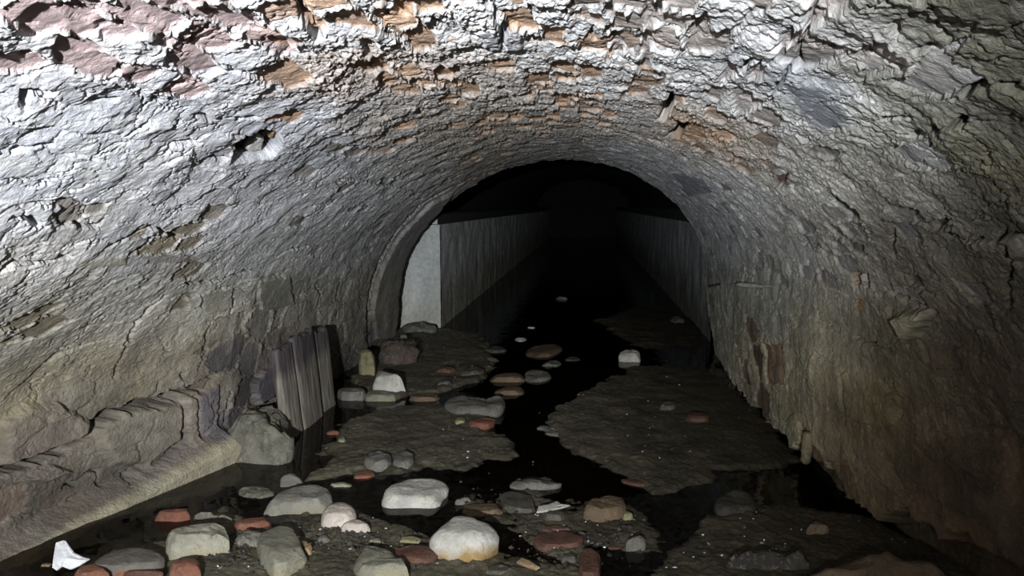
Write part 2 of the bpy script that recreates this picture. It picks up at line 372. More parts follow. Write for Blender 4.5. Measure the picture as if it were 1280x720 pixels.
# lumpy mortar round the bricks
n1 = fbm(U * 7, V * 7, 61, 4); n2 = fbm(U * 34, V * 34, 62, 4, .6)
Hh += (.009 - .003 * side) * n1 + (1 - ex * .85) * crum * (.0040 * n2 + .0035 * fbm(U * 95, V * 95, 68, 2) + .004 * np.abs(perlin(U * 60, V * 60, 64)))
lump_later = True
# flakes: overlapping thin plates in two sizes with a torn edge
def plates(sx, sy, seed, ang, warp):
    ca, sa = math.cos(ang), math.sin(ang)
    a = (wu * ca + wv * sa); b = (-wu * sa + wv * ca)
    a = a + warp * fbm(U * 22, V * 22, seed + 3, 4, .6); b = b + warp * fbm(U * 22 + 7, V * 22, seed + 4, 4, .6)
    return voronoi(a / sx, b / sy, seed, .95)
sgn = np.sign(uu[NU // 2] - U)
e1, h1, h1b, dx1, dy1 = plates(.050, .095, 71, .5, .012)
e2, h2, h2b, dx2, dy2 = plates(.022, .040, 72, -.5, .006)
e3, h3, h3b, dx3, dy3 = plates(.13, .26, 73, .35, .02)
cov = 1 - .9 * ex
Hh += flak * cov * ((h1 - .5) * .005 + (dx1 * (h1b - .5) + dy1 * .5) * .0035)
Hh += flak * cov * ((h2 - .5) * .0022 + dy2 * .0012)
Hh += flak * cov * ((h3 - .5) * .006 + (dx3 * (h3b - .5) + dy3 * .4) * .006)
Hh += crum * (1 - ex * .9) * .006 * sstep(0, .45, e2) * sstep(-.3, .3, fbm(U * 9, V * 9, 66, 3))
# torn cracks along some of the plate edges
gm = sstep(.05, .30, fbm(U * 5, V * 5, 81, 3)); gm2 = sstep(.0, .25, fbm(U * 3.3 + 40, V * 3.3, 82, 3))
ck1 = (1 - sstep(.02, .10, e1)) * gm * (h1 > .35) * 1.4
ck3 = (1 - sstep(.01, .045, e3)) * gm2
ckm = (1 - sstep(.02, .12, edge)) * sstep(-.1, .3, fbm(U * 6 + 11, V * 6, 83, 3)) * (1 - .4 * mixA)
crk = np.maximum(np.maximum(ck1 * flak, ck3 * np.maximum(flak, .5) * 1.3), ckm * np.clip(expo * 1.5 + .3, 0, 1))
Hh -= .013 * crk
C = wash * (1 + .22 * (hb - .5) + .10 * (h3 - .5))[None] * (1 + .16 * fbm(U * 14, V * 14, 91, 4))[None]
warm = sstep(.1, .5, fbm(U * 5 + 3, V * 5, 93, 3)) * .25 * (1 - mixA * .6)
C = C * (1 - warm[None] * np.array([.0, .12, .35])[:, None, None])
pit = sstep(.35, .6, fbm(U * 26, V * 26, 95, 3)) * crum * .45        # lime fallen off: bare ground coat shows
ecv = ecol * (1 + .5 * (hb - .5))[None] * (1 + .15 * n2)[None]
C = C * (1 - pit[None]) + ecv * pit[None]
exs = np.clip((ex - .6) * 4, 0, 1); C = C * (1 - exs[None]) + ecv * exs[None]

# ---- named features placed where the photo shows them
def poly(pts, h=0, soft=.02, col=None, cmix=1.0, flat=0, warp=1.0):
    global Hh, C
    (r, c), d, ins = seg_field(pts, True, warp)
    sd = np.where(ins, d, -d); w = sstep(-soft * .3, soft * .7, sd)
    if flat: Hh[r, c] = Hh[r, c] * (1 - w * flat)
    Hh[r, c] += h * w
    w = np.clip((w - .55) * 4, 0, 1)
    if col is not None:
        n = 1 + .2 * fbm(U[r, c] * 25, V[r, c] * 25, 97, 4)
        for j in range(3): C[j][r, c] = C[j][r, c] * (1 - w * cmix) + col[j] * n * w * cmix
def crack(pts, wd=.008, dp=.03, col=(.06, .055, .05)):
    (r, c), d, ins = seg_field(pts, False)
    wn = wd * (1 + .8 * fbm(U[r, c] * 20, V[r, c] * 20, 98, 2))
    w = 1 - sstep(wn * .5, wn * 1.4, d); Hh[r, c] -= dp * w
    for j in range(3): C[j][r, c] = C[j][r, c] * (1 - w * .5) + col[j] * w * .5
# left: hole in the lime coat, its void painted black for shade, with a pale stone in it
poly([(287, 205), (298, 184), (312, 170), (325, 163), (354, 170), (350, 186), (338, 198), (310, 203)], -.055, .010, (.035, .03, .027), 1, .8, .3)
poly([(313, 198), (320, 187), (329, 180), (338, 184), (334, 196), (322, 200)], .030, .010, (.74, .72, .68), .95, 0, .3)
poly([(337, 175), (350, 173), (348, 183), (340, 184)], .030, .008, (.62, .40, .22), 1, 0, .3)
# exposed pink stones, upper left
for q in ([(18, 22), (45, 8), (82, 15), (80, 45), (50, 55), (15, 45)], [(80, 2), (130, 4), (118, 34), (84, 30)], [(122, 32), (150, 22), (184, 42), (165, 56), (135, 54)],
          [(150, 0), (200, 8), (243, 30), (215, 40), (160, 22)], [(75, 45), (120, 52), (135, 70), (100, 72), (75, 62)], [(205, 0), (250, 0), (245, 14), (222, 14)],
          [(252, 12), (300, 18), (328, 40), (300, 45), (262, 30)], [(330, 52), (375, 62), (370, 74), (340, 70)], [(180, 50), (210, 45), (235, 60), (205, 66)]):
    poly(q, -.010, .012, (.60, .46, .46), .9, .6)
for q in ([(475, 0), (508, 0), (520, 18), (505, 24)], [(385, 12), (412, 30), (398, 44), (378, 36)], [(345, 44), (376, 66), (360, 72), (335, 58)], [(452, 42), (478, 52), (470, 60), (450, 56)],
          [(540, 18), (560, 30), (548, 38), (538, 30)], [(672, 0), (694, 2), (690, 15), (675, 12)], [(660, 38), (680, 50), (675, 58), (660, 52)], [(690, 120), (712, 122), (708, 134), (690, 132)],
          [(888, 38), (925, 30), (908, 52)], [(20, 64), (45, 68), (30, 77)], [(852, 150), (878, 160), (885, 180), (855, 170)], [(895, 196), (918, 200), (912, 210)]):
    poly(q, -.014, .010, (.64, .42, .28), .9, .6)
for q in ([(802, 0), (826, 0), (822, 34), (806, 36)], [(760, 40), (782, 60), (776, 76), (762, 66)], [(798, 40), (820, 42), (812, 92), (802, 88)], [(738, 32), (752, 44), (745, 52), (736, 46)],
          [(1000, 20), (1028, 0), (1070, 0), (1030, 32), (1012, 38)], [(965, 60), (990, 32), (1012, 45), (985, 68)], [(930, 88), (955, 72), (960, 92), (938, 102)], [(862, 30), (882, 12), (885, 34), (868, 62)],
          [(895, 92), (915, 74), (925, 90), (905, 106)], [(912, 128), (940, 120), (950, 136), (925, 146)], [(1110, 32), (1130, 28), (1132, 44), (1116, 50)]):
    poly(q, -.014, .010, (.58, .52, .50), .9, .6)
poly([(625, 38), (648, 34), (652, 58), (632, 60)], .012, .008, (.6, .61, .66), .8, .6)
poly([(596, 34), (614, 32), (628, 58), (612, 60)], .010, .008, (.58, .6, .64), .8, .6)
crack([(606, 0), (618, 14), (626, 32), (632, 56)], .006, .04)
poly([(655, 88), (690, 90), (680, 98), (662, 96)], -.05, .008, (.2, .15, .12))
# the two dark holes right of the crown, the dark stones in the right wall
poly([(822, 150), (828, 130), (838, 112), (843, 132), (832, 152)], -.10, .010, (.08, .07, .06))
poly([(832, 172), (845, 154), (862, 158), (848, 176)], -.07, .010, (.12, .08, .06))
poly([(964, 224), (984, 214), (980, 232), (968, 236)], -.03, .008, (.20, .11, .10))
poly([(1034, 250), (1052, 248), (1074, 262), (1081, 278), (1060, 276)], -.022, .010, (.10, .12, .10), .9, .8)
poly([(1128, 344), (1150, 346), (1156, 360), (1136, 356)], -.02, .008, (.10, .10, .09), .9, .8)
poly([(1160, 278), (1184, 272), (1180, 290), (1164, 290)], -.02, .008, (.14, .13, .09), .9, .8)
poly([(1055, 300), (1080, 306), (1084, 322), (1062, 316)], -.015, .008, (.18, .18, .13), .9, .8)
poly([(980, 100), (1030, 108), (1070, 150), (1040, 166), (1000, 140)], .004, .02, (.36, .38, .42), .8, .7)
poly([(838, 214), (880, 222), (892, 240), (860, 246)], .004, .02, (.30, .31, .36), .8, .5)
poly([(1132, 390), (1158, 384), (1160, 410), (1140, 425)], .045, .02, (.42, .42, .30), .9)
poly([(955, 430), (978, 428), (980, 482), (958, 480)], -.012, .012, (.24, .14, .09), .8, .5)
poly([(1062, 345), (1072, 340), (1074, 360), (1066, 364)], -.03, .006, (.30, .17, .11))
poly([(1075, 342), (1087, 344), (1086, 362), (1080, 362)], -.05, .006, (.12, .11, .09))
poly([(1066, 372), (1080, 374), (1078, 392), (1068, 390)], -.004, .008, (.38, .24, .12), .8)
for q in ([(1105, 360), (1130, 375), (1172, 390)], [(1068, 424), (1085, 430), (1112, 438)], [(1120, 172), (1150, 172), (1180, 164), (1210, 150)], [(1090, 145), (1140, 148)], [(1085, 75), (1110, 82), (1130, 88)],
          [(1150, 64), (1170, 56)], [(1160, 190), (1178, 182)], [(1200, 120), (1240, 105), (1280, 112)], [(943, 320), (941, 350), (943, 372)], [(930, 326), (932, 350)], [(1000, 306), (1025, 308)], [(1113, 290), (1116, 322)],
          [(1180, 300), (1280, 298)], [(1258, 310), (1262, 380)], [(924, 88), (936, 74), (955, 68)], [(905, 108), (925, 104)],
          [(840, 120), (870, 135), (905, 140)]):
    crack(q, .006, .035)
crack([(960, 130), (975, 108), (985, 90), (1000, 62), (1010, 40), (1024, 5)], .004, .016)
# left wall cracks and ledges
crack([(0, 592), (40, 575), (75, 562), (105, 546), (112, 532), (130, 520), (165, 508), (200, 500), (246, 487)], .018, .09)
for q in ([(165, 425), (168, 405), (185, 385), (205, 370), (225, 355), (260, 352), (300, 342), (325, 335)], [(145, 470), (155, 440), (168, 405)], [(128, 312), (150, 300), (165, 292)], [(0, 338), (15, 330), (60, 326), (95, 318)],
          [(75, 286), (95, 282), (120, 284), (126, 278)], [(154, 302), (175, 290), (190, 285), (225, 300)], [(178, 314), (192, 295)], [(290, 365), (292, 380), (288, 392)], [(262, 415), (260, 440), (250, 462)], [(250, 475), (285, 462)],
          [(235, 487), (228, 470)], [(30, 292), (50, 280)], [(10, 275), (40, 274), (48, 284)], [(280, 540), (284, 512), (290, 490)], [(245, 545), (262, 530), (264, 500)], [(145, 605), (160, 590)], [(80, 610), (118, 590), (124, 605)],
          [(190, 575), (215, 562), (225, 545)], [(395, 355), (402, 372)], [(345, 320), (360, 312), (385, 308)], [(210, 160), (228, 154)], [(260, 198), (285, 200)], [(180, 140), (195, 124)], [(240, 145), (300, 150), (322, 148)],
          [(150, 86), (162, 78)], [(238, 62), (245, 50), (262, 40)], [(34, 135), (36, 120), (60, 118)], [(20, 190), (66, 182)], [(118, 132), (130, 128), (146, 130)], [(155, 170), (180, 158)], [(206, 192), (220, 180), (250, 178)], [(370, 0), (385, 20), (398, 46)]):
    crack(q, .006, .04)
crack([(420, 222), (450, 226), (490, 234), (520, 240)], .006, .03)
crack([(462, 425), (459, 385), (468, 345), (484, 308), (508, 275), (535, 250), (560, 238)], .035, .10)
poly([(466, 425), (463, 385), (472, 345), (488, 310), (512, 278), (540, 252), (566, 240), (548, 262), (518, 297), (500, 340), (495, 395), (494, 425)], .03, .04, (.30, .30, .28), .7, .6)
# big blocks low on the left
poly([(0, 525), (30, 505), (70, 502), (108, 525), (104, 545), (60, 565), (0, 586)], .035, .03, (.20, .18, .165), .6, .4, .45)
poly([(118, 535), (150, 515), (200, 503), (222, 505), (222, 548), (180, 580), (140, 582), (120, 560)], .03, .03, (.27, .255, .225), .7, .4, .45)
poly([(226, 490), (240, 490), (242, 552), (228, 558)], .03, .012, (.25, .23, .2), .7, .4, .45)
poly([(244, 495), (272, 480), (268, 535), (246, 545)], .02, .012, (.16, .15, .18), .8, .4, .45)
poly([(316, 482), (326, 462), (350, 456), (353, 488), (320, 505)], .03, .01, (.15, .145, .19), .8, .7)
poly([(25, 600), (60, 582), (92, 590), (55, 602)], .03, .02, (.22, .2, .19), .6, .4, .45)
poly([(322, 350), (362, 345), (366, 382), (325, 388)], .012, .01, (.25, .25, .2), .7, .7)
poly([(232, 372), (248, 368), (250, 385), (236, 386)], .012, .012, (.50, .49, .45), .8, .6)
poly([(252, 366), (292, 358), (290, 385), (256, 394)], .008, .012, (.31, .3, .24), .7, .7)
poly([(90, 325), (160, 316), (158, 332), (92, 336)], .004, .015, (.40, .37, .26), .6, .5)
poly([(180, 322), (250, 318), (248, 330), (182, 332)], -.004, .015, (.27, .24, .21), .6, .5)
# sloping mortar footing along the foot of the left wall
poly([(-60, 760), (-40, 700), (40, 655), (90, 628), (150, 598), (210, 566), (270, 536), (288, 545), (291, 600), (250, 640), (150, 700), (40, 780)], .12, .075, (.36, .34, .27), .95, .8, .35)
# rough foot of the right wall: lime coat ends in a ragged hem, brown wet stone set back below, undercut shade painted into its colour
eb = [uv(*p) for p in [(886, 396), (893, 440), (916, 478), (945, 508), (972, 538), (1000, 556), (1036, 582), (1056, 622), (1110, 640), (1160, 655), (1230, 680)]]
eb.sort(key=lambda q: q[1])
hem = np.interp(vy, [q[1] for q in eb], [q[0] for q in eb]).astype(np.float32)[:, None]
hem = hem + .05 * fbm(V * 7, U * 2, 111, 3) + .02 * fbm(V * 30, U * 6, 112, 2)
below = sstep(0, .02, U - hem) * (U > LEN * .6)
Hh -= below * .11
for j, cc in enumerate((.075, .06, .04)): C[j] = C[j] * (1 - .9 * below) + cc * below * .9
wet = np.maximum(wet, below * .9)
# drips down the lower right wall: ridges that run with the fall
ridge = sstep(LEN - 1.0, LEN - .6, U) * (1 - below)
Hh += ridge * .005 * fbm(V * 12, U * 5, 121, 3)
mott = fbm(U * 3.5, V * 3.0, 141, 5)
C = C * (1 + (1 - .75 * big) * .42 * mott)[None]
haz = sstep(.15, .6, fbm(U * 6 + 2, V * 4.5, 142, 4)) * (1 - big) * .5 * (1 - below)
C = C * (1 - haz[None]) + haz[None] * (C * .5 + np.array([.20, .20, .185])[:, None, None])
# a fine water line of dirt near the floor on the left
wt = (1 - big)[None]
C = C * (1 - wt * np.array([.03, .075, .19])[:, None, None])
rl = (1 - sstep(.6, 1.5, LEN - U)) * (1 - sstep(2.1, 3.4, V))                     # brown lower right, beam falloff painted into the colour
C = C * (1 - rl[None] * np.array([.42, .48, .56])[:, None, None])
C = np.clip(C, .015, .85)
fade = sstep(-2.6, .7, vy)[:, None]
D = Hh * (.4 + .6 * fade)
nx = NX[None, :]; nz = NZ[None, :]
X = BX + nx * D; Z = BZ + nz * D; Yv = BYY.copy()
# ragged far rim
Yv += (sstep(5.6, 6.0, BYY)) * (.05 * fbm(U * 8, V * 0 + 3, 131, 4))
# turn the skin outwards at the far rim: the vault has thickness
rimX = [X]; rimY = [Yv]; rimZ = [Z]; rimC = [C]; rimW = [wet]
for off in (.015, .06, .15, .5):
    rimX.append(X[-1:] - nx * off); rimZ.append(Z[-1:] - nz * off); rimY.append(Yv[-1:] + .02 + .01 * (off > .05)); rimC.append(C[:, -1:]); rimW.append(wet[-1:])
X = np.vstack(rimX); Yv = np.vstack(rimY); Z = np.vstack(rimZ); C = np.concatenate(rimC, 1); wet = np.vstack(rimW)
R = X.shape[0]
def patch(name, c0, c1):
    n = c1 - c0
    P = np.stack([X[:, c0:c1], Yv[:, c0:c1], Z[:, c0:c1]], -1).reshape(-1, 3)
    i = np.arange(R - 1)[:, None] * n + np.arange(n - 1)[None]
    Q = np.stack([i, i + 1, i + n + 1, i + n], -1).reshape(-1, 4)
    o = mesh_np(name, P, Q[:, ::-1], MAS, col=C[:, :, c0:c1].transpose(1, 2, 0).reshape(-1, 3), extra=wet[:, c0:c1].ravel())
    o['kind'] = 'structure'
    return o
iL = int(np.searchsorted(uu, 1.05)); iR = int(np.searchsorted(uu, LEN - 1.05))
o = patch('wall_left', 0, iL + 1); o['label'] = 'left side of the tunnel, flaking lime over brown rubble masonry'
o = patch('ceiling', iL, iR + 1); o['label'] = 'low barrel vault of brick under crumbling white limewash'
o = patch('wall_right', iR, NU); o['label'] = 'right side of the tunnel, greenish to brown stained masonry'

# ------------------------------------------------------------------ floor: mud banks and channels
fy = np.concatenate([np.linspace(-2.6, 1.6, 24, endpoint=False), np.geomspace(1.6, 7.2, 620), np.linspace(7.3, 26.5, 110)])
fx = np.linspace(-2.35, 1.75, 720)
FX, FY = np.meshgrid(fx, fy); FX = FX.astype(np.float32); FY = FY.astype(np.float32)
fz = np.full(FX.shape, -.030, np.float32)
bank = np.zeros(FX.shape, np.float32)
wX = FX + .05 * fbm(FX * 5, FY * 5, 201, 4); wY = FY + .09 * fbm(FX * 5 + 8, FY * 4, 202, 4)
def bankpoly(pts, h=.045, soft=.10):
    global fz, bank
    P = np.array([at_z(a, b, 0)[:2] for a, b in pts]); n = len(P)
    d = np.full(FX.shape, 9, np.float32); ins = np.zeros(FX.shape, bool)
    for i in range(n):
        a = P[i]; b = P[(i + 1) % n]; ab = b - a; L2 = (ab ** 2).sum() + 1e-9
        t = np.clip(((wX - a[0]) * ab[0] + (wY - a[1]) * ab[1]) / L2, 0, 1)
        d = np.minimum(d, np.hypot(wX - a[0] - t * ab[0], wY - a[1] - t * ab[1]))
        ins ^= ((a[1] > wY) != (b[1] > wY)) & (wX < (b[0] - a[0]) * (wY - a[1]) / (b[1] - a[1] + 1e-9) + a[0])
    sd = np.where(ins, d, -d); w = sstep(-soft * .5, soft * .5, sd)
    fz = np.maximum(fz, -.030 + (h) * w); bank = np.maximum(bank, w)
bankpoly([(392, 598), (405, 560), (425, 530), (470, 512), (540, 506), (610, 522), (640, 555), (648, 574), (590, 586), (500, 590), (440, 592)], .044)
bankpoly([(683, 512), (735, 488), (780, 462), (830, 452), (900, 470), (960, 520), (1010, 580), (950, 590), (900, 596), (845, 614), (800, 606), (745, 582), (705, 556), (686, 530)], .044)
bankpoly([(440, 480), (470, 420), (520, 405), (600, 420), (620, 455), (600, 480), (540, 492), (480, 500)], .055)
bankpoly([(640, 600), (700, 598), (700, 612), (650, 616)], .036, .05)
bankpoly([(345, 648), (400, 636), (480, 640), (530, 655), (600, 700), (640, 690), (740, 700), (760, 760), (300, 760), (320, 690)], .040, .10)
bankpoly([(560, 625), (660, 612), (720, 620), (810, 640), (830, 690), (700, 700), (630, 660)], .036, .10)
bankpoly([(820, 680), (900, 640), (1000, 630), (1100, 650), (1250, 700), (1300, 760), (800, 760)], .040, .15)
bankpoly([(40, 760), (130, 690), (215, 672), (240, 645), (290, 640), (345, 655), (420, 740), (400, 790)], .038, .10)
bankpoly([(740, 400), (800, 380), (880, 400), (885, 430), (800, 440)], .040, .2)
fz += .010 * fbm(FX * 6, FY * 6, 211, 4) + .004 * fbm(FX * 40, FY * 40, 212, 4, .6)
# the floor rises a little against both walls
grit = np.clip(.5 + fbm(FX * 16, FY * 16, 214, 4), 0, 1)
fz += .003 * grit * np.abs(perlin(FX * 90, FY * 90, 215))
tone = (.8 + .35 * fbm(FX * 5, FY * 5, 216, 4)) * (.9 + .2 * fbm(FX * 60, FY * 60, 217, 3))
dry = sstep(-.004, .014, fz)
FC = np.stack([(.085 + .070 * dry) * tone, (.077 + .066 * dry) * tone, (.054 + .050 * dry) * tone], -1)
rt = sstep(-.3, .9, FX)[..., None] * np.array([.62, .66, .72]); FC = FC * (1 - rt) * np.array([.88, .86, .80])  # mud colour darkened to the right in place of the beam's falloff
speck = (hsh(np.floor(FX * 160), np.floor(FY * 160), 218) > .9985) & (dry > .3)
FC[speck] = (.5, .49, .44)
FC = np.clip(FC, .01, .8)
n = FX.shape[1]; i = np.arange(FX.shape[0] - 1)[:, None] * n + np.arange(n - 1)[None]
Q = np.stack([i, i + 1, i + n + 1, i + n], -1).reshape(-1, 4)
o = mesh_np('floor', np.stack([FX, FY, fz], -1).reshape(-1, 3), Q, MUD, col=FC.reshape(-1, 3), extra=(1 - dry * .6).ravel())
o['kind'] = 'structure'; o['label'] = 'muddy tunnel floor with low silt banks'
fzi = lambda x, y: float(fz[min(np.searchsorted(fy, y), len(fy) - 1), min(max(np.searchsorted(fx, x), 0), len(fx) - 1)])
wv_ = [(-2.3, -2.6, 0), (1.7, -2.6, 0), (1.7, 26.4, 0), (-2.3, 26.4, 0)]
o = mesh_np('shallow_water', wv_, [(0, 1, 2, 3)], WATER, smooth=False)
tag(o, 'still shallow murky water lying between the silt banks', 'water', kind='structure')

# ------------------------------------------------------------------ the taller passage beyond the vault
def wall_grid(name, label, p0, p1, z0, z1, c_lo, c_hi, seed, nu=260, nv=160, amp=.012, top_arch=0):
    p0 = np.array(p0, float); p1 = np.array(p1, float)
    s = np.linspace(0, 1, nu); t = np.linspace(0, 1, nv); S, T = np.meshgrid(s, t)
    L = np.hypot(*(p1 - p0)); a = (S * L).astype(np.float32); b = (z0 + T * (z1 - z0)).astype(np.float32)
    nrm = np.array([-(p1 - p0)[1], (p1 - p0)[0]]) / L
    d = amp * fbm(a * 3, b * 3, seed, 5) + amp * .25 * fbm(a * 25, b * 25, seed + 3, 3)
    x = p0[0] + S * (p1 - p0)[0] + nrm[0] * d; y = p0[1] + S * (p1 - p0)[1] + nrm[1] * d
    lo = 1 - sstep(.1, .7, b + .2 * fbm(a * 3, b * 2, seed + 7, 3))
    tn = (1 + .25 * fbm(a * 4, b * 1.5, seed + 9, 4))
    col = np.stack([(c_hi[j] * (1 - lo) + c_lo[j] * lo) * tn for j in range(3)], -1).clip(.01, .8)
    i = np.arange(nv - 1)[:, None] * nu + np.arange(nu - 1)[None]
    o = mesh_np(name, np.stack([x, y, b], -1).reshape(-1, 3), np.stack([i, i + 1, i + nu + 1, i + nu], -1).reshape(-1, 4), MAS, col=col.reshape(-1, 3), extra=lo.ravel() * .4)
    o['kind'] = 'structure'; o['label'] = label
    return o
pc = at_y(551, 405, 6.50); PXL = float(pc[0]); pr = at_y(883, 380, 6.3); PXR = float(pr[0])
def top_of(y): return 1.0 + .012 * (y - 6.5)
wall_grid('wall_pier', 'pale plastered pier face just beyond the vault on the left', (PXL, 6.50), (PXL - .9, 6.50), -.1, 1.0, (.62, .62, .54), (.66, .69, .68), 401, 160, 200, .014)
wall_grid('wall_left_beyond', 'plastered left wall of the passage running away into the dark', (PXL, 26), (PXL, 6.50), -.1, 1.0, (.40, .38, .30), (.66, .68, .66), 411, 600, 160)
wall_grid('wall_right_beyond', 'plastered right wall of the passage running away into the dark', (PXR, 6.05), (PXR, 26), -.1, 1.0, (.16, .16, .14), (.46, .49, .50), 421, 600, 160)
wall_grid('wall_back', 'dark end of the passage', (PXR + .6, 26), (PXL - .6, 26), -.1, 2.3, (.04, .04, .04), (.04, .04, .04), 431, 20, 20)  # near-black colour stands in for the unlit distance
# ledges on top of the side walls and the barrel roof of the passage set back behind them, coloured near black for its shade
an = np.linspace(0, math.pi, 90); ry = np.concatenate([[6.02], np.linspace(6.1, 26, 160)])
A, B_ = np.meshgrid(an, ry); cxm = (PXL + PXR) / 2; hw = (PXR - PXL) / 2 + .45
rx = cxm - hw * np.cos(A); rz = .98 + 1.0 * np.sin(A) + .02 * fbm((A * 4).astype(np.float32), B_.astype(np.float32) * 5, 441, 4)
i = np.arange(len(ry) - 1)[:, None] * 90 + np.arange(89)[None]
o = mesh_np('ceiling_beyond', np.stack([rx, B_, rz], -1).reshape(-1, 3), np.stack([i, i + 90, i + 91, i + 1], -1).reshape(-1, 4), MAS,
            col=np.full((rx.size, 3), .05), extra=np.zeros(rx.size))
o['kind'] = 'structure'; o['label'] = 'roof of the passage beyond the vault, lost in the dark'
for nm, xa, xc, zz in (('trim_1', PXL - .5, PXL + .02, .995), ('trim_2', PXR - .02, PXR + .5, 1.0)):
    yy = np.linspace(6.3, 26, 60); V_ = []; Q_ = []
    for k_, y0_ in enumerate(yy):
        w_ = .01 * mnoise.noise(Vector((xa, y0_ * 3, 0)))
        V_ += [(xa, y0_, zz + w_ + .06), (xc, y0_, zz + w_ + .03), (xc, y0_, zz - .06), (xa, y0_, zz - .06)]
    for k_ in range(59):
        b = k_ * 4
        for q in range(4): Q_.append((b + q, b + (q + 1) % 4, b + 4 + (q + 1) % 4, b + 4 + q))
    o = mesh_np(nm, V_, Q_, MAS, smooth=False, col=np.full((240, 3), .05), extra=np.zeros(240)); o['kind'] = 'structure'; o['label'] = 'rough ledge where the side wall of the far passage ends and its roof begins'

# ------------------------------------------------------------------ rocks, bricks and rubble
def smooth_poly(P, rounds):
    for _ in range(rounds):
        Q = np.roll(P, -1, 0); P = np.stack([.75 * P + .25 * Q, .25 * P + .75 * Q], 1).reshape(-1, 2)
    return P
rid = [0]
def rock(name, label, outline, h, mat, ang=.35, plate=.72, rough=1.0, cat='stone', group=None, z0=None, front=1.0, dome=.12, nt=72, fine=1.0):
    """a solid stone: its rim in plan is found from its outline, its foot is on the mud, its top is h above the foot.
       ang 0 round .. 1 sharp edged; plate = how far the top face reaches"""
    rid[0] += 1; sd = rid[0] * 7.31
    P = np.array(outline, float)
    P = smooth_poly(P, 1 if ang > .6 else 3)
    # resample evenly
    seg = np.hypot(*(np.roll(P, -1, 0) - P).T); cs = np.concatenate([[0], np.cumsum(seg)]); PP = np.vstack([P, P[:1]])
    t = np.linspace(0, cs[-1], nt, endpoint=False)
    P = np.stack([np.interp(t, cs, PP[:, 0]), np.interp(t, cs, PP[:, 1])], 1)
    yt, yb = P[:, 1].min(), P[:, 1].max()
    if z0 is None:
        c = at_z(P[:, 0].mean(), yb, 0); z0 = max(-.01, min(.02, fzi(c[0], c[1]))) - .004
    f = (P[:, 1] - yt) / (yb - yt)
    zr = z0 + h * (1 - f) ** .8 * .92 * front + (1 - front) * 0
    rim = np.array([at_z(a, b, z) for (a, b), z in zip(P, zr)])
    c = rim.mean(0); c[2] = z0
    V = []; NR = 11
    for r in np.linspace(0, 1, NR)[1:]:
        q = sstep(plate, 1.0, np.array(r)) if ang > .5 else np.clip((r - plate * .8) / (1 - plate * .8), 0, 1) ** 2.4
        top = z0 + h * (1 - dome * .8 * r * r)
        z = top * (1 - q) + zr * q
        pt = c[None] + (rim - c[None]) * r; pt[:, 2] = z
        V.append(pt)
    for dz, sc in ((.25, 1.0), (.55, .98), (.8, .95), (1.0, .90), (1.25, .82)):
        pt = c[None] + (rim - c[None]) * sc; pt[:, 2] = zr + (z0 - .03 - zr) * dz if dz < 1.2 else z0 - .035
        V.append(pt)
    V = np.vstack(V); top = np.array([[c[0], c[1], z0 + h]]); bot = np.array([[c[0], c[1], z0 - .035]])
    n0 = len(V); V = np.vstack([V, top, bot]); rings = n0 // nt
    size = max(.02, float(np.ptp(rim[:, 0])))
    for j in range(len(V)):
        v = Vector(V[j]); s = 2.2 / size
        d = mnoise.noise_vector(v * s + Vector((sd, sd, sd))) * .085 * size * rough
        d += mnoise.noise_vector(v * s * 3.1 + Vector((sd, 0, sd))) * .034 * size * rough * fine
        d += mnoise.noise_vector(v * s * 9 + Vector((sd, 9, 0))) * .012 * size * rough * fine
        ri = j // nt
        if j < n0 and ri >= NR - 2: d *= .45
        V[j] += np.array(d)
    # chipped faces: planes cut across the block
    rr = random.Random(rid[0] * 13 + 1)
    hs = np.array([np.ptp(rim[:, 0]) / 2, max(.02, np.ptp(rim[:, 1]) / 2), h * .75]); mid = c + np.array([0, 0, h * .45])
    Nn = (V - mid) / hs
    for _ in range(9 if ang > .5 else 6):
        a_ = rr.uniform(0, 2 * math.pi); el = rr.uniform(.05, 1.1) if rr.random() < .75 else rr.uniform(1.1, 1.5)
        pn = np.array([math.cos(a_) * math.cos(el), math.sin(a_) * math.cos(el), math.sin(el)])
        sup = (Nn @ pn).max(); dcut = sup * (rr.uniform(.82, .94) if ang > .5 else rr.uniform(.93, .98))
        over = Nn @ pn - dcut; Nn = Nn - np.where(over > 0, over, 0)[:, None] * pn[None] * (.95 if ang > .5 else .75)
    V = Nn * hs + mid
    T = []
    for r in range(rings - 1):
        for k_ in range(nt):
            a = r * nt + k_; b = r * nt + (k_ + 1) % nt
            T.append((a, b, b + nt)); T.append((a, b + nt, a + nt))
    for k_ in range(nt):
        b = (k_ + 1) % nt
        T.append((n0, b, k_)); o_ = (rings - 1) * nt; T.append((n0 + 1, o_ + k_, o_ + b))
    org = c.copy()
    T = np.array(T)
    # outline may run either way round: keep the faces pointing out
    area = np.sum(rim[:, 0] * np.roll(rim[:, 1], -1) - np.roll(rim[:, 0], -1) * rim[:, 1])
    # fan and strips both wind so that +z is out when area<0
    if area > 0: T = T[:, ::-1]
    o = mesh_np(name, V - org[None], T[:, ::-1] if False else T, mat, smooth=True)
    o.location = org
    if ang > .5:
        try: o.data.set_sharp_from_angle(angle=math.radians(38))
        except Exception: pass
    tag(o, label, cat, group)
    return o
S, B = 'stone', 'brick'
G1 = 'stones lying in the foreground'; G2 = 'broken bricks in the stream'; G3 = 'rubble further up the tunnel'
rock('stone', 'white flat-topped stone in the water, brightest and middle of the foreground', [(477, 630), (481, 617), (491, 606), (510, 600), (530, 597), (552, 599), (557, 605), (562, 612), (553, 622), (550, 634), (541, 640), (520, 641), (495, 640), (488, 640), (480, 636)], .055, PALE, .3, .86, .6)
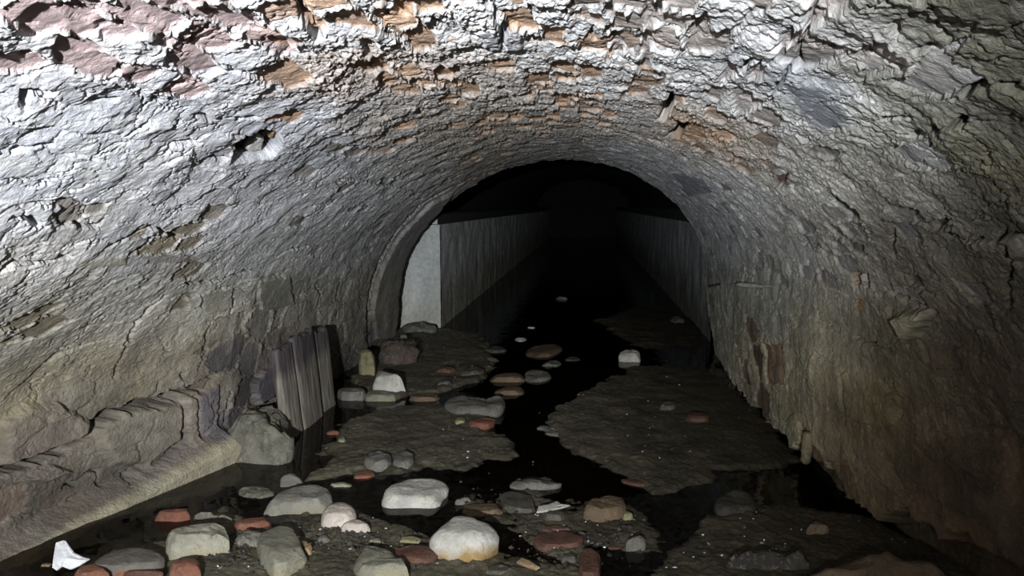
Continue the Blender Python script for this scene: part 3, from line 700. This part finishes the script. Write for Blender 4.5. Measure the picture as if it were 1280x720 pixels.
rock('boulder', 'rounded pale boulder with an ochre-stained foot, lowest of the white ones', [(535, 678), (541, 668), (553, 657), (568, 646), (580, 644), (592, 649), (606, 656), (617, 659), (625, 670), (624, 678), (612, 690), (600, 700), (592, 704), (570, 702), (552, 694), (540, 686)], .085, OCHR, .1, .70, .6, 'boulder')
rock('stone', 'small rounded grey stone poking up behind the big grey slab', [(349, 613), (351, 597), (359, 591), (370, 593), (380, 603), (377, 613)], .06, MIDS, .2)
rock('stone', 'big grey flat slab with a sloping left end, left of the white stones', [(328, 645), (335, 630), (352, 614), (370, 606), (405, 607), (418, 622), (416, 636), (400, 639), (370, 640), (352, 641), (345, 647), (332, 648)], .06, GREY, .75, .85, .6)
rock('stone', 'round pinkish white stone touching a smaller lobe on its right', [(401, 656), (402, 640), (412, 629), (428, 627), (441, 633), (447, 645), (440, 658), (425, 664), (408, 664)], .06, PINK, .1, .7, .5)
rock('stone', 'small pinkish white stone leaning on the right of the round pinkish one', [(424, 664), (428, 655), (440, 649), (453, 650), (462, 657), (464, 664), (445, 668)], .03, PINK, .1, .7, .5)
rock('stone', 'pale yellowish angular block resting against an orange brick', [(205, 692), (208, 672), (215, 660), (240, 655), (280, 654), (286, 666), (288, 680), (280, 690), (262, 690), (250, 696), (235, 699), (212, 701)], .075, YELL, .8, .84, .9)
rock('brick', 'orange-red broken brick at the end of the mortar footing', [(191, 651), (205, 641), (222, 633), (233, 634), (239, 645), (232, 650), (218, 657), (200, 655)], .05, BRIK, .8, .8, .8, B, None)
rock('brick', 'silt-topped dark brick between the white plaster shard and the orange brick', [(108, 708), (135, 690), (160, 683), (185, 686), (205, 695), (206, 705), (190, 717), (150, 726), (120, 727)], .045, BRKS, .85, .9, .4, B)
rock('brick', 'small square-ended orange brick cut by the lower edge of the photo', [(211, 728), (212, 706), (225, 697), (246, 695), (252, 706), (252, 728)], .05, BRIK, .9, .82, .4, B)
rock('brick', 'ribbed orange brick end at the lower left, right of the plaster shard', [(88, 734), (104, 703), (118, 702), (128, 712), (142, 732)], .045, BRIK, .9, .85, .4, B)
rock('stone', 'tall grey-green leaning slab with a pointed lower end', [(320, 690), (322, 673), (330, 663), (345, 653), (362, 655), (370, 668), (380, 690), (386, 702), (362, 718), (345, 727), (332, 708), (321, 700)], .055, GREN, .7, .88, .5)
rock('stone', 'little caramel stone tucked behind the right side of the leaning slab', [(372, 674), (384, 676), (392, 687), (389, 697), (380, 694)], .025, CARM, .2)
rock('rubble_lump', 'crusty mortar lump behind the pale yellowish block', [(241, 649), (248, 641), (262, 644), (280, 641), (292, 648), (286, 656), (245, 656)], .035, CONG, .3, .7, 1.6, 'rubble')
rock('brick', 'thin flat red brick between the mortar lump and the grey slab', [(288, 660), (300, 651), (320, 647), (336, 645), (340, 652), (322, 659), (302, 665)], .025, BRIK, .8, .88, .4, B)
rock('rubble_lump', 'gravelly grey lump in front of the thin red brick', [(292, 682), (296, 668), (312, 662), (328, 666), (330, 678), (322, 685), (300, 685)], .03, CONG, .2, .7, 1.6, 'rubble')
rock('stone', 'grey-green split slab cut by the lower edge, left of the ochre-footed boulder', [(440, 712), (442, 696), (452, 687), (465, 678), (478, 677), (490, 690), (508, 705), (518, 728), (450, 730)], .045, GREN, .75, .85, .8)
rock('stone', 'small buff block in front of the left silt bank', [(411, 611), (414, 603), (438, 602), (441, 611), (425, 614)], .025, YELL, .8, .85, .5)
rock('brick', 'red brick half buried in the front edge of the left silt bank', [(440, 604), (443, 592), (455, 588), (469, 588), (471, 594), (458, 601)], .028, BRIK, .8, .85, .5, B)
rock('stone', 'grey cobble half sunk in the left silt bank', [(452, 580), (460, 566), (475, 562), (490, 568), (488, 584), (470, 589)], .03, MIDS, .2)
rock('stone', 'smaller cobble beside the half sunk one on the left silt bank', [(490, 582), (495, 566), (508, 561), (519, 570), (515, 584), (502, 589)], .028, MIDS, .2)
rock('brick', 'brown worn brick between the white stone and the cracked dark slab', [(574, 641), (580, 631), (600, 627), (622, 629), (630, 639), (627, 649), (605, 651), (580, 648)], .035, BRWN, .6, .78, .6, B)
rock('stone', 'crumbly grey bit behind the brown worn brick', [(567, 630), (570, 623), (582, 621), (591, 625), (588, 631)], .02, MIDS, .3, .7, 1.4)
rock('stone', 'dark flat square slab right of the brown worn brick', [(624, 617), (640, 614), (660, 612), (667, 625), (671, 643), (650, 643), (630, 639)], .02, DARK, .9, .93, .3)
rock('stone', 'dark little block under the pale splinter', [(680, 650), (683, 639), (705, 635), (707, 646), (700, 653)], .025, DARK, .8, .85, .4)
rock('brick', 'orange-brown broken brick alone to the right of the pale splinter', [(724, 643), (733, 632), (740, 626), (765, 617), (775, 620), (784, 635), (780, 645), (765, 650), (752, 655), (735, 649)], .05, BRWN, .75, .78, .9, B)
rock('stone', 'mossy yellow stone against the right of the orange-brown brick', [(777, 650), (780, 638), (788, 640), (793, 647), (786, 652)], .025, YLBR, .3)
rock('brick', 'flat dark red tile-like brick right of the ochre-footed boulder', [(665, 675), (675, 666), (700, 664), (724, 665), (731, 673), (724, 685), (692, 690), (672, 684)], .018, BRKD, .85, .93, .4, B)
rock('brick', 'narrow red brick lying lengthwise, cut by the lower edge of the photo', [(722, 732), (725, 685), (749, 683), (751, 700), (750, 732)], .04, BRKD, .95, .93, .3, B)
rock('stone', 'grey hump-backed cobble right of the narrow red brick', [(779, 686), (790, 675), (800, 669), (808, 674), (806, 688), (792, 690)], .04, MIDS, .2)
rock('brick', 'small dark red chip between the narrow brick and the hump-backed cobble', [(756, 688), (762, 681), (778, 682), (780, 690), (765, 693)], .02, BRKD, .7, .8, .6, B)
rock('boulder', 'brown boulder cut by the lower right edge of the photo', [(996, 730), (1030, 709), (1060, 701), (1090, 693), (1115, 696), (1140, 710), (1180, 719), (1195, 735), (1100, 745)], .08, BRWN, .2, .7, .8, 'boulder')
rock('rubble_lump', 'long dark lump crusted with pale grit at the lower right', [(908, 704), (914, 690), (935, 686), (965, 689), (990, 692), (1012, 700), (1010, 712), (960, 714), (920, 712)], .05, CRST, .4, .7, 1.8, 'rubble')
rock('stone', 'small tan stone alone in the dark water at the lower right', [(1006, 664), (1012, 653), (1022, 650), (1032, 657), (1040, 664), (1022, 668)], .03, BRWN, .3)
rock('stone', 'low dark mound in the dark water below the right silt bank', [(890, 640), (900, 620), (920, 612), (938, 618), (950, 636), (920, 645)], .025, BLAK, .1)
rock('brick', 'pinkish brick right of the white wedge stone at the left bank', [(507, 502), (512, 493), (530, 491), (548, 490), (550, 500), (530, 505)], .035, BRWN, .8, .8, .5, B)
rock('stone', 'wide flat grey rock with a raised pale right corner, middle distance', [(552, 508), (562, 498), (590, 494), (612, 497), (622, 493), (630, 498), (633, 507), (626, 518), (610, 522), (598, 516), (570, 518)], .04, MIDS, .5, .85, 1.0)
rock('brick', 'bright orange-red chip under the wide flat grey rock', [(584, 530), (590, 523), (608, 521), (621, 524), (612, 533), (595, 536)], .022, BRIK, .6, .8, .8, B)
rock('stone', 'yellow pebble left of the orange-red chip', [(568, 529), (570, 522), (580, 521), (583, 527), (576, 532)], .02, YLBR, .2)
rock('brick', 'brown brick end stacked behind the pink-edged one in the channel', [(610, 477), (618, 469), (640, 465), (655, 466), (656, 480), (625, 481)], .05, BRWN, .8, .85, .5, B)
rock('brick', 'pink-edged brick lying by the dark channel', [(616, 492), (624, 484), (650, 481), (656, 484), (656, 495), (630, 498)], .04, BRWN, .8, .85, .5, B)
rock('stone', 'smooth grey flat stone right of the two stacked bricks', [(655, 481), (656, 464), (672, 460), (688, 466), (690, 474), (672, 482)], .035, MIDS, .4, .85)
rock('brick', 'reddish flat brick pile piece furthest up the channel', [(656, 444), (662, 434), (685, 429), (702, 430), (704, 440), (682, 450), (660, 450)], .04, BRWN, .7, .85, .7, B)
rock('stone', 'dim grey cobble just below the reddish flat brick', [(674, 460), (680, 452), (697, 450), (704, 456), (695, 462)], .03, MIDS, .2)
rock('stone', 'pale pointed stone alone on the far right side of the channel', [(770, 449), (780, 441), (790, 434), (798, 440), (802, 450), (798, 455), (785, 455)], .08, PALE, .4)
rock('pebble', 'larger of the two white chips beyond the reddish flat brick', [(641, 427), (646, 422), (658, 422), (660, 427), (650, 430)], .02, WHIT, .4, cat='pebble')
rock('pebble', 'smaller far white chip beyond the reddish flat brick', [(657, 411), (662, 408), (671, 409), (668, 413)], .02, WHIT, .4, cat='pebble')
rock('pebble', 'dim grey stone furthest away in the middle of the passage', [(692, 376), (697, 370), (708, 371), (712, 376)], .04, MIDS, .4, cat='pebble')
rock('pebble', 'dim pale stone near the right wall beyond the vault', [(834, 404), (840, 396), (850, 395), (858, 402), (848, 406)], .03, MIDS, .4, cat='pebble')
rock('brick', 'dull red brick on the right silt bank near the wall', [(857, 526), (861, 515), (880, 513), (888, 520), (884, 530)], .03, BRKD, .8, .85, .5, B)
rock('stone', 'long low stone pointing right at the left tip of the right silt bank', [(669, 537), (674, 531), (686, 531), (702, 541), (716, 553), (700, 551), (680, 544)], .02, MIDS, .5, .85)
rock('stone', 'small dark cobble on the back of the right silt bank', [(822, 512), (826, 502), (840, 500), (847, 508), (838, 513)], .025, DARK, .3)
rock('stone', 'thin grey slab lying at the water edge behind the dark square slab', [(634, 606), (648, 601), (670, 603), (688, 599), (706, 604), (692, 611), (652, 614)], .02, MIDS, .5, .9, .8)
rock('brick', 'rust-red brick edge under the front of the right silt bank', [(772, 600), (790, 598), (815, 598), (834, 606), (818, 616), (800, 612)], .025, BRKD, .8, .85, .5, B)
rock('brick', 'orange chip in the left pool beside the boards', [(407, 544), (411, 538), (424, 537), (425, 545), (416, 547)], .03, BRIK, .7, .8, .6, B)
rock('stone', 'yellowish pebble touching the orange chip in the left pool', [(422, 553), (424, 546), (431, 545), (433, 552), (427, 556)], .02, YELL, .3)
rock('stone', 'low oval stone barely above the water in the left pool', [(297, 616), (305, 609), (325, 607), (344, 612), (343, 622), (322, 626), (303, 623)], .010, CONG, .1, .8, .8, z0=-.004)
rock('boulder', 'large pebbly conglomerate boulder bulging from the foot of the left wall', [(291, 580), (290, 555), (298, 535), (312, 512), (328, 503), (345, 504), (358, 516), (364, 540), (368, 558), (360, 573), (342, 583), (312, 585)], .17, CONG, .3, .55, 2.2, 'boulder', nt=120)
rock('stone', 'upright yellowish wedge stone leaning on the left wall past the boards', [(447, 440), (456, 433), (464, 440), (470, 455), (467, 468), (456, 471), (449, 463)], .16, YLBR, .7, .8, .5)
rock('stone', 'smooth white wedge-shaped stone on top of the flat rocks at left', [(465, 482), (470, 470), (474, 462), (483, 464), (492, 475), (503, 484), (509, 490), (500, 492), (485, 487), (468, 485)], .10, PALE, .5, .8, .6)
rock('stone', 'dark flat rock nearest the boards at the edge of the left pool', [(420, 497), (424, 484), (440, 481), (456, 488), (460, 500), (445, 505), (430, 502)], .07, MIDS, .6, .82, .8)
rock('stone', 'grey ledge rock with a yellow underside under the white wedge stone', [(454, 502), (458, 489), (475, 486), (494, 490), (498, 500), (485, 505), (465, 505)], .05, GREN, .7, .85, .6)
rock('rubble_lump', 'rubble heap with a pale top against the wall where the vault ends', [(473, 452), (478, 432), (492, 420), (508, 421), (518, 433), (524, 446), (505, 456), (485, 457)], .13, RUBB, .3, .6, 2.4, 'rubble')
rock('stone', 'whitish cobble on the slope of the rubble heap', [(497, 434), (500, 426), (507, 424), (512, 430), (508, 436)], .12, PALE, .3)
rock('rubble_lump', 'broken pale plaster crust at the foot of the pier', [(500, 412), (506, 404), (520, 404), (535, 406), (548, 412), (540, 417), (515, 417)], .06, MIDS, .5, .7, 1.5, 'rubble')

rock('brick', 'flat dark red brick sliver sticking out below the silt-topped brick', [(150, 724), (158, 713), (185, 710), (205, 714), (202, 726)], .03, BRKD, .85, .88, .5, B)
rock('brick', 'dark wet brick half under the split slab, left of the ochre-footed boulder', [(492, 694), (498, 683), (520, 680), (542, 686), (548, 700), (525, 706), (505, 704)], .018, BRKD, .8, .9, .5, B)
rock('stone', 'small dark stone between the narrow red brick and the flat tile-like one', [(700, 702), (704, 692), (716, 691), (722, 699), (714, 706)], .022, DARK, .4)
rock('stone', 'thin dark flake by the lower edge, left of the brown splinter', [(606, 718), (614, 707), (632, 705), (642, 712), (634, 720)], .015, DARK, .7, .88)
rock('brick', 'dark red flake at the mud edge below the dark little block', [(676, 664), (684, 657), (704, 656), (716, 661), (704, 666)], .012, BRKD, .7, .88)
rock('stone', 'little greenish chip between the two lobes and the split slab', [(458, 680), (464, 673), (474, 672), (478, 677), (468, 682)], .014, GREN, .6)
rock('stone', 'small grey chip touching the front of the round pinkish stone', [(394, 676), (400, 669), (410, 669), (414, 675), (404, 680)], .014, MIDS, .6)
rock('stone', 'tiny tan chip just behind the ribbed orange brick end', [(48, 712), (54, 704), (64, 703), (66, 711), (56, 715)], .018, CARM, .4)
rock('stone', 'dim low cobble in the shallows left of the two stacked bricks', [(572, 468), (580, 460), (596, 457), (608, 462), (600, 469), (584, 471)], .035, DARK, .2)
rock('brick', 'dim reddish lump on the mud behind the pinkish brick', [(540, 466), (548, 458), (564, 457), (572, 463), (560, 469)], .035, BRKD, .4)
rock('stone', 'dim greenish cobble in front of the dim reddish lump', [(544, 482), (550, 474), (562, 474), (566, 480), (556, 484)], .03, DARK, .2)
rock('stone', 'dim dark stone beyond the dim low cobble', [(600, 442), (610, 434), (626, 433), (636, 438), (624, 444)], .035, DARK, .3)
rock('stone', 'dark flat stone right of the reddish flat brick', [(704, 452), (710, 446), (722, 446), (728, 451), (716, 455)], .025, DARK, .4)

# white plaster shard: a crumpled thin slab leaning on the footing
def shard(name, label, pts, thick, mat, cat):
    P = np.array(pts); c = P[:, :3].mean(0); n_ = np.cross(P[1] - P[0], P[2] - P[0]); n_ /= np.linalg.norm(n_)
    if n_[2] < 0: n_ = -n_
    n = len(P); Vs = []; 
    for ring, (sc, dn) in enumerate(((.0, .5), (.55, .55), (.93, .5), (1, 0), (.93, -.5), (.5, -.5), (0, -.5))):
        Vs.append(c[None] + (P - c[None]) * sc + n_[None] * dn * thick)
    Vs = np.vstack(Vs)
    for j in range(len(Vs)):
        v = Vector(Vs[j]); Vs[j] += np.array(mnoise.noise_vector(v * 22)) * thick * .5
    T = []
    for r in range(6):
        for k_ in range(n):
            a = r * n + k_; b = r * n + (k_ + 1) % n; T.append((a, b, b + n, a + n))
    o = mesh_np(name, Vs - c[None], T, mat, smooth=False); o.location = c
    return tag(o, label, cat)
sp = [at_z(66, 709, .02), at_z(67, 695, .06), at_z(71, 678, .11), at_z(79, 676, .115), at_z(85, 684, .09), at_z(92, 692, .075), at_z(104, 697, .055), at_z(113, 699, .04), at_z(100, 706, .03), at_z(90, 711, .02), at_z(80, 707, .03), at_z(72, 713, .01)]
shard('plaster_shard', 'crumpled white plaster shard leaning on the footing at the lower left', sp, .010, WHIT, 'plaster')
sp = [at_z(671, 641, .012), at_z(673, 634, .018), at_z(685, 631, .024), at_z(697, 627, .032), at_z(703, 631, .034), at_z(713, 632, .034), at_z(700, 636, .030), at_z(686, 640, .018)]
shard('wood_splinter', 'pale flat splinter lying over the dark little block', sp, .007, PALE, 'splinter')
sp = [at_z(646, 703, .02), at_z(652, 698, .025), at_z(664, 703, .028), at_z(675, 710, .03), at_z(670, 713, .022), at_z(656, 708, .02)]
shard('wood_splinter', 'short brown splinter left of the narrow red brick', sp, .008, CARM, 'splinter')
sp = [at_z(500, 677, .02), at_z(502, 672, .022), at_z(515, 671, .024), at_z(526, 674, .024), at_z(524, 678, .02), at_z(510, 678, .018)]
shard('wood_splinter', 'yellow-green stick end just left of the ochre-footed boulder', sp, .009, YLBR, 'splinter')

# three weathered boards standing against the left wall
def board(y0, y1, x0, x1, z1, label, seed):
    n, mz = 14, 44; th = .035; Vs = []
    rows = []
    for k_ in range(mz + 1):
        f = k_ / mz
        for side in (0, 1):
            for i_ in range(n + 1):
                g = i_ / n; yy = y0 + (y1 - y0) * g; xx = x0 + (x1 - x0) * g
                tp = z1 + .03 * mnoise.noise(Vector((g * 5, seed, 0)))
                z = -.03 + (tp + .03) * f
                d = .005 * mnoise.noise(Vector((g * 9, z * 3, seed))) + .004 * mnoise.noise(Vector((g * 25, z * 2, seed)))
                e = .010 * (abs(2 * g - 1) ** 8)
                wob = .010 * mnoise.noise(Vector((z * 5, seed * 3, g > .5)))
                Vs.append((xx + (th / 2 + d - e if side else -th / 2) - z * .10, yy + wob, z))
    m_ = n + 1; st = 2 * m_; Q = []
    for k_ in range(mz):
        b = k_ * st
        for i_ in range(n):
            Q.append((b + m_ + i_, b + m_ + i_ + 1, b + st + m_ + i_ + 1, b + st + m_ + i_)); Q.append((b + i_ + 1, b + i_, b + st + i_, b + st + i_ + 1))
        Q.append((b, b + m_, b + st + m_, b + st)); Q.append((b + m_ + n, b + n, b + st + n, b + st + m_ + n))
    for i_ in range(n):
        b = mz * st; Q.append((b + i_, b + m_ + i_, b + m_ + i_ + 1, b + i_ + 1)); Q.append((i_, i_ + 1, m_ + i_ + 1, m_ + i_))
    Vs = np.array(Vs); org = np.array([(x0 + x1) / 2, (y0 + y1) / 2, 0])
    o = mesh_np('weathered_board', Vs - org[None], Q, WOOD); o.location = org
    return tag(o, label, 'board')
xb = -1.385
def yb_(px): return float(at_x(px, 460, xb)[1])
board(yb_(358), yb_(374.5), xb - .015, xb, .43, 'dark upright board at the left of three against the left wall', 3.1)
board(yb_(376), yb_(402), xb, xb - .005, .45, 'widest upright grey board, middle of the three against the left wall', 7.7)
board(yb_(404), yb_(419), xb - .02, xb - .01, .43, 'narrow upright grey board furthest from the viewer of three', 12.3)

# splinter sticking out of the right wall, mortar drip
def spike(name, label, a, b, r0, r1, mat, cat, n=10, seg=12, flat=1.0):
    a = np.array(a, float); b = np.array(b, float); ax = (b - a) / np.linalg.norm(b - a)
    s = np.cross(ax, [0, 0, 1.0]) if abs(ax[2]) < .9 else np.cross(ax, [1.0, 0, 0]); s /= np.linalg.norm(s); t = np.cross(s, ax)
    Vs = []
    for i_ in range(seg + 1):
        f = i_ / seg; r = r0 + (r1 - r0) * f
        if i_ in (0, seg): r *= .55
        for k_ in range(n):
            q = 2 * math.pi * k_ / n; v = a + (b - a) * f + (s * math.cos(q) + t * math.sin(q) * flat) * r
            v = v + np.array(mnoise.noise_vector(Vector(v) * 40)) * r * .35; Vs.append(v)
    Q = [(i_ * n + k_, i_ * n + (k_ + 1) % n, (i_ + 1) * n + (k_ + 1) % n, (i_ + 1) * n + k_) for i_ in range(seg) for k_ in range(n)]
    Vs.append(a); Vs.append(b); l = len(Vs)
    T = Q + [(l - 2, (k_ + 1) % n, k_, k_) for k_ in range(n)]
    me = bpy.data.meshes.new(name)
    me.from_pydata([tuple(v - a) for v in Vs], [], Q + [(l - 2, (k_ + 1) % n, k_) for k_ in range(n)] + [(l - 1, seg * n + k_, seg * n + (k_ + 1) % n) for k_ in range(n)])
    me.materials.append(mat)
    for p in me.polygons: p.use_smooth = True
    o = link(bpy.data.objects.new(name, me)); o.location = a
    return tag(o, label, cat)
def on_skin(px, py, off=0.0):
    a, b = uv(px, py); j = int(np.searchsorted(vy, b)); i_ = int(np.searchsorted(uu, a))
    j = min(j, len(vy) - 1); i_ = min(i_, NU - 1)
    return np.array([X[j, i_] + NX[i_] * off, Yv[j, i_], Z[j, i_] + NZ[i_] * off])
a = on_skin(972, 360, -.02); b = on_skin(944, 352, .10)
spike('wood_splinter', 'pale pointed splinter sticking out of the right wall beside the vault end', a, b, .008, .022, PALE, 'splinter', flat=.6)
a = on_skin(1012, 540, .01); b = at_x(1012, 577, a[0] - .01); b[1] = a[1]
b = a + np.array([-.012, 0, -.13])
spike('mortar_drip', 'stubby ochre mortar drip hanging from the hem of the right wall', a, b, .026, .019, DRIP, 'mortar drip')
a = on_skin(900, 354, -.01); b = on_skin(894, 357, .05)
spike('iron_peg', 'short dark peg sticking out low beside the right end of the vault', a, b, .008, .006, DARK, 'peg')

# fine grit and wet crumbs strewn between the foreground stones: nobody could count it
rng = np.random.RandomState(5)
GV = []; GT = []
def crumb(x, y, z, r):
    b = len(GV); k_ = [(1, 0, 0), (-1, 0, 0), (0, 1, 0), (0, -1, 0), (0, 0, .7), (0, 0, -.7)]
    q = rng.rand() * 6.28; ca, sa = math.cos(q), math.sin(q); st = .5 + rng.rand()
    for v in k_:
        v = np.array(v) * r * (.6 + .8 * rng.rand()) * np.array([st, 1, .8]); GV.append((x + v[0] * ca - v[1] * sa, y + v[0] * sa + v[1] * ca, z + v[2]))
    for t in ((0, 2, 4), (2, 1, 4), (1, 3, 4), (3, 0, 4), (2, 0, 5), (1, 2, 5), (3, 1, 5), (0, 3, 5)): GT.append(tuple(b + i_ for i_ in t))
def strew(poly_px, n, r0, r1):
    P = np.array(poly_px); 
    for _ in range(n):
        w = rng.dirichlet(np.ones(len(P)) * .6); px, py = (P * w[:, None]).sum(0)
        p = at_z(px, py, .005); crumb(p[0], p[1], max(fzi(p[0], p[1]), -.004) + .003, r0 + (r1 - r0) * rng.rand() ** 2)
def grit_obj(name, label, mat):
    global GV, GT
    o = mesh_np(name, np.array(GV), np.array(GT), mat, smooth=False); tag(o, label, 'grit', kind='stuff'); GV = []; GT = []
strew([(345, 642), (420, 642), (470, 670), (460, 700), (390, 690)], 170, .004, .014)
strew([(240, 655), (340, 640), (330, 690), (270, 700), (250, 712)], 110, .004, .014)
strew([(630, 640), (800, 640), (820, 690), (700, 715), (640, 700)], 170, .004, .014)
strew([(430, 665), (530, 665), (520, 715), (420, 700)], 80, .004, .013)
strew([(560, 600), (660, 600), (660, 650), (570, 640)], 50, .004, .012)
strew([(250, 700), (300, 690), (420, 715), (300, 725)], 60, .004, .014)
grit_obj('dark_grit', 'dark wet crumbs and grit strewn between the foreground stones', GRIT)
strew([(345, 642), (470, 642), (530, 715), (240, 715)], 26, .003, .006)
strew([(630, 640), (820, 640), (820, 715), (640, 700)], 30, .003, .006)
strew([(480, 420), (620, 420), (720, 590), (560, 600)], 24, .003, .006)
strew([(690, 500), (880, 480), (880, 600), (740, 580)], 16, .003, .006)
strew([(860, 640), (1000, 640), (1010, 715), (830, 715)], 26, .003, .006)
grit_obj('white_crumbs', 'tiny white plaster crumbs scattered over mud and water edge', WHIT)
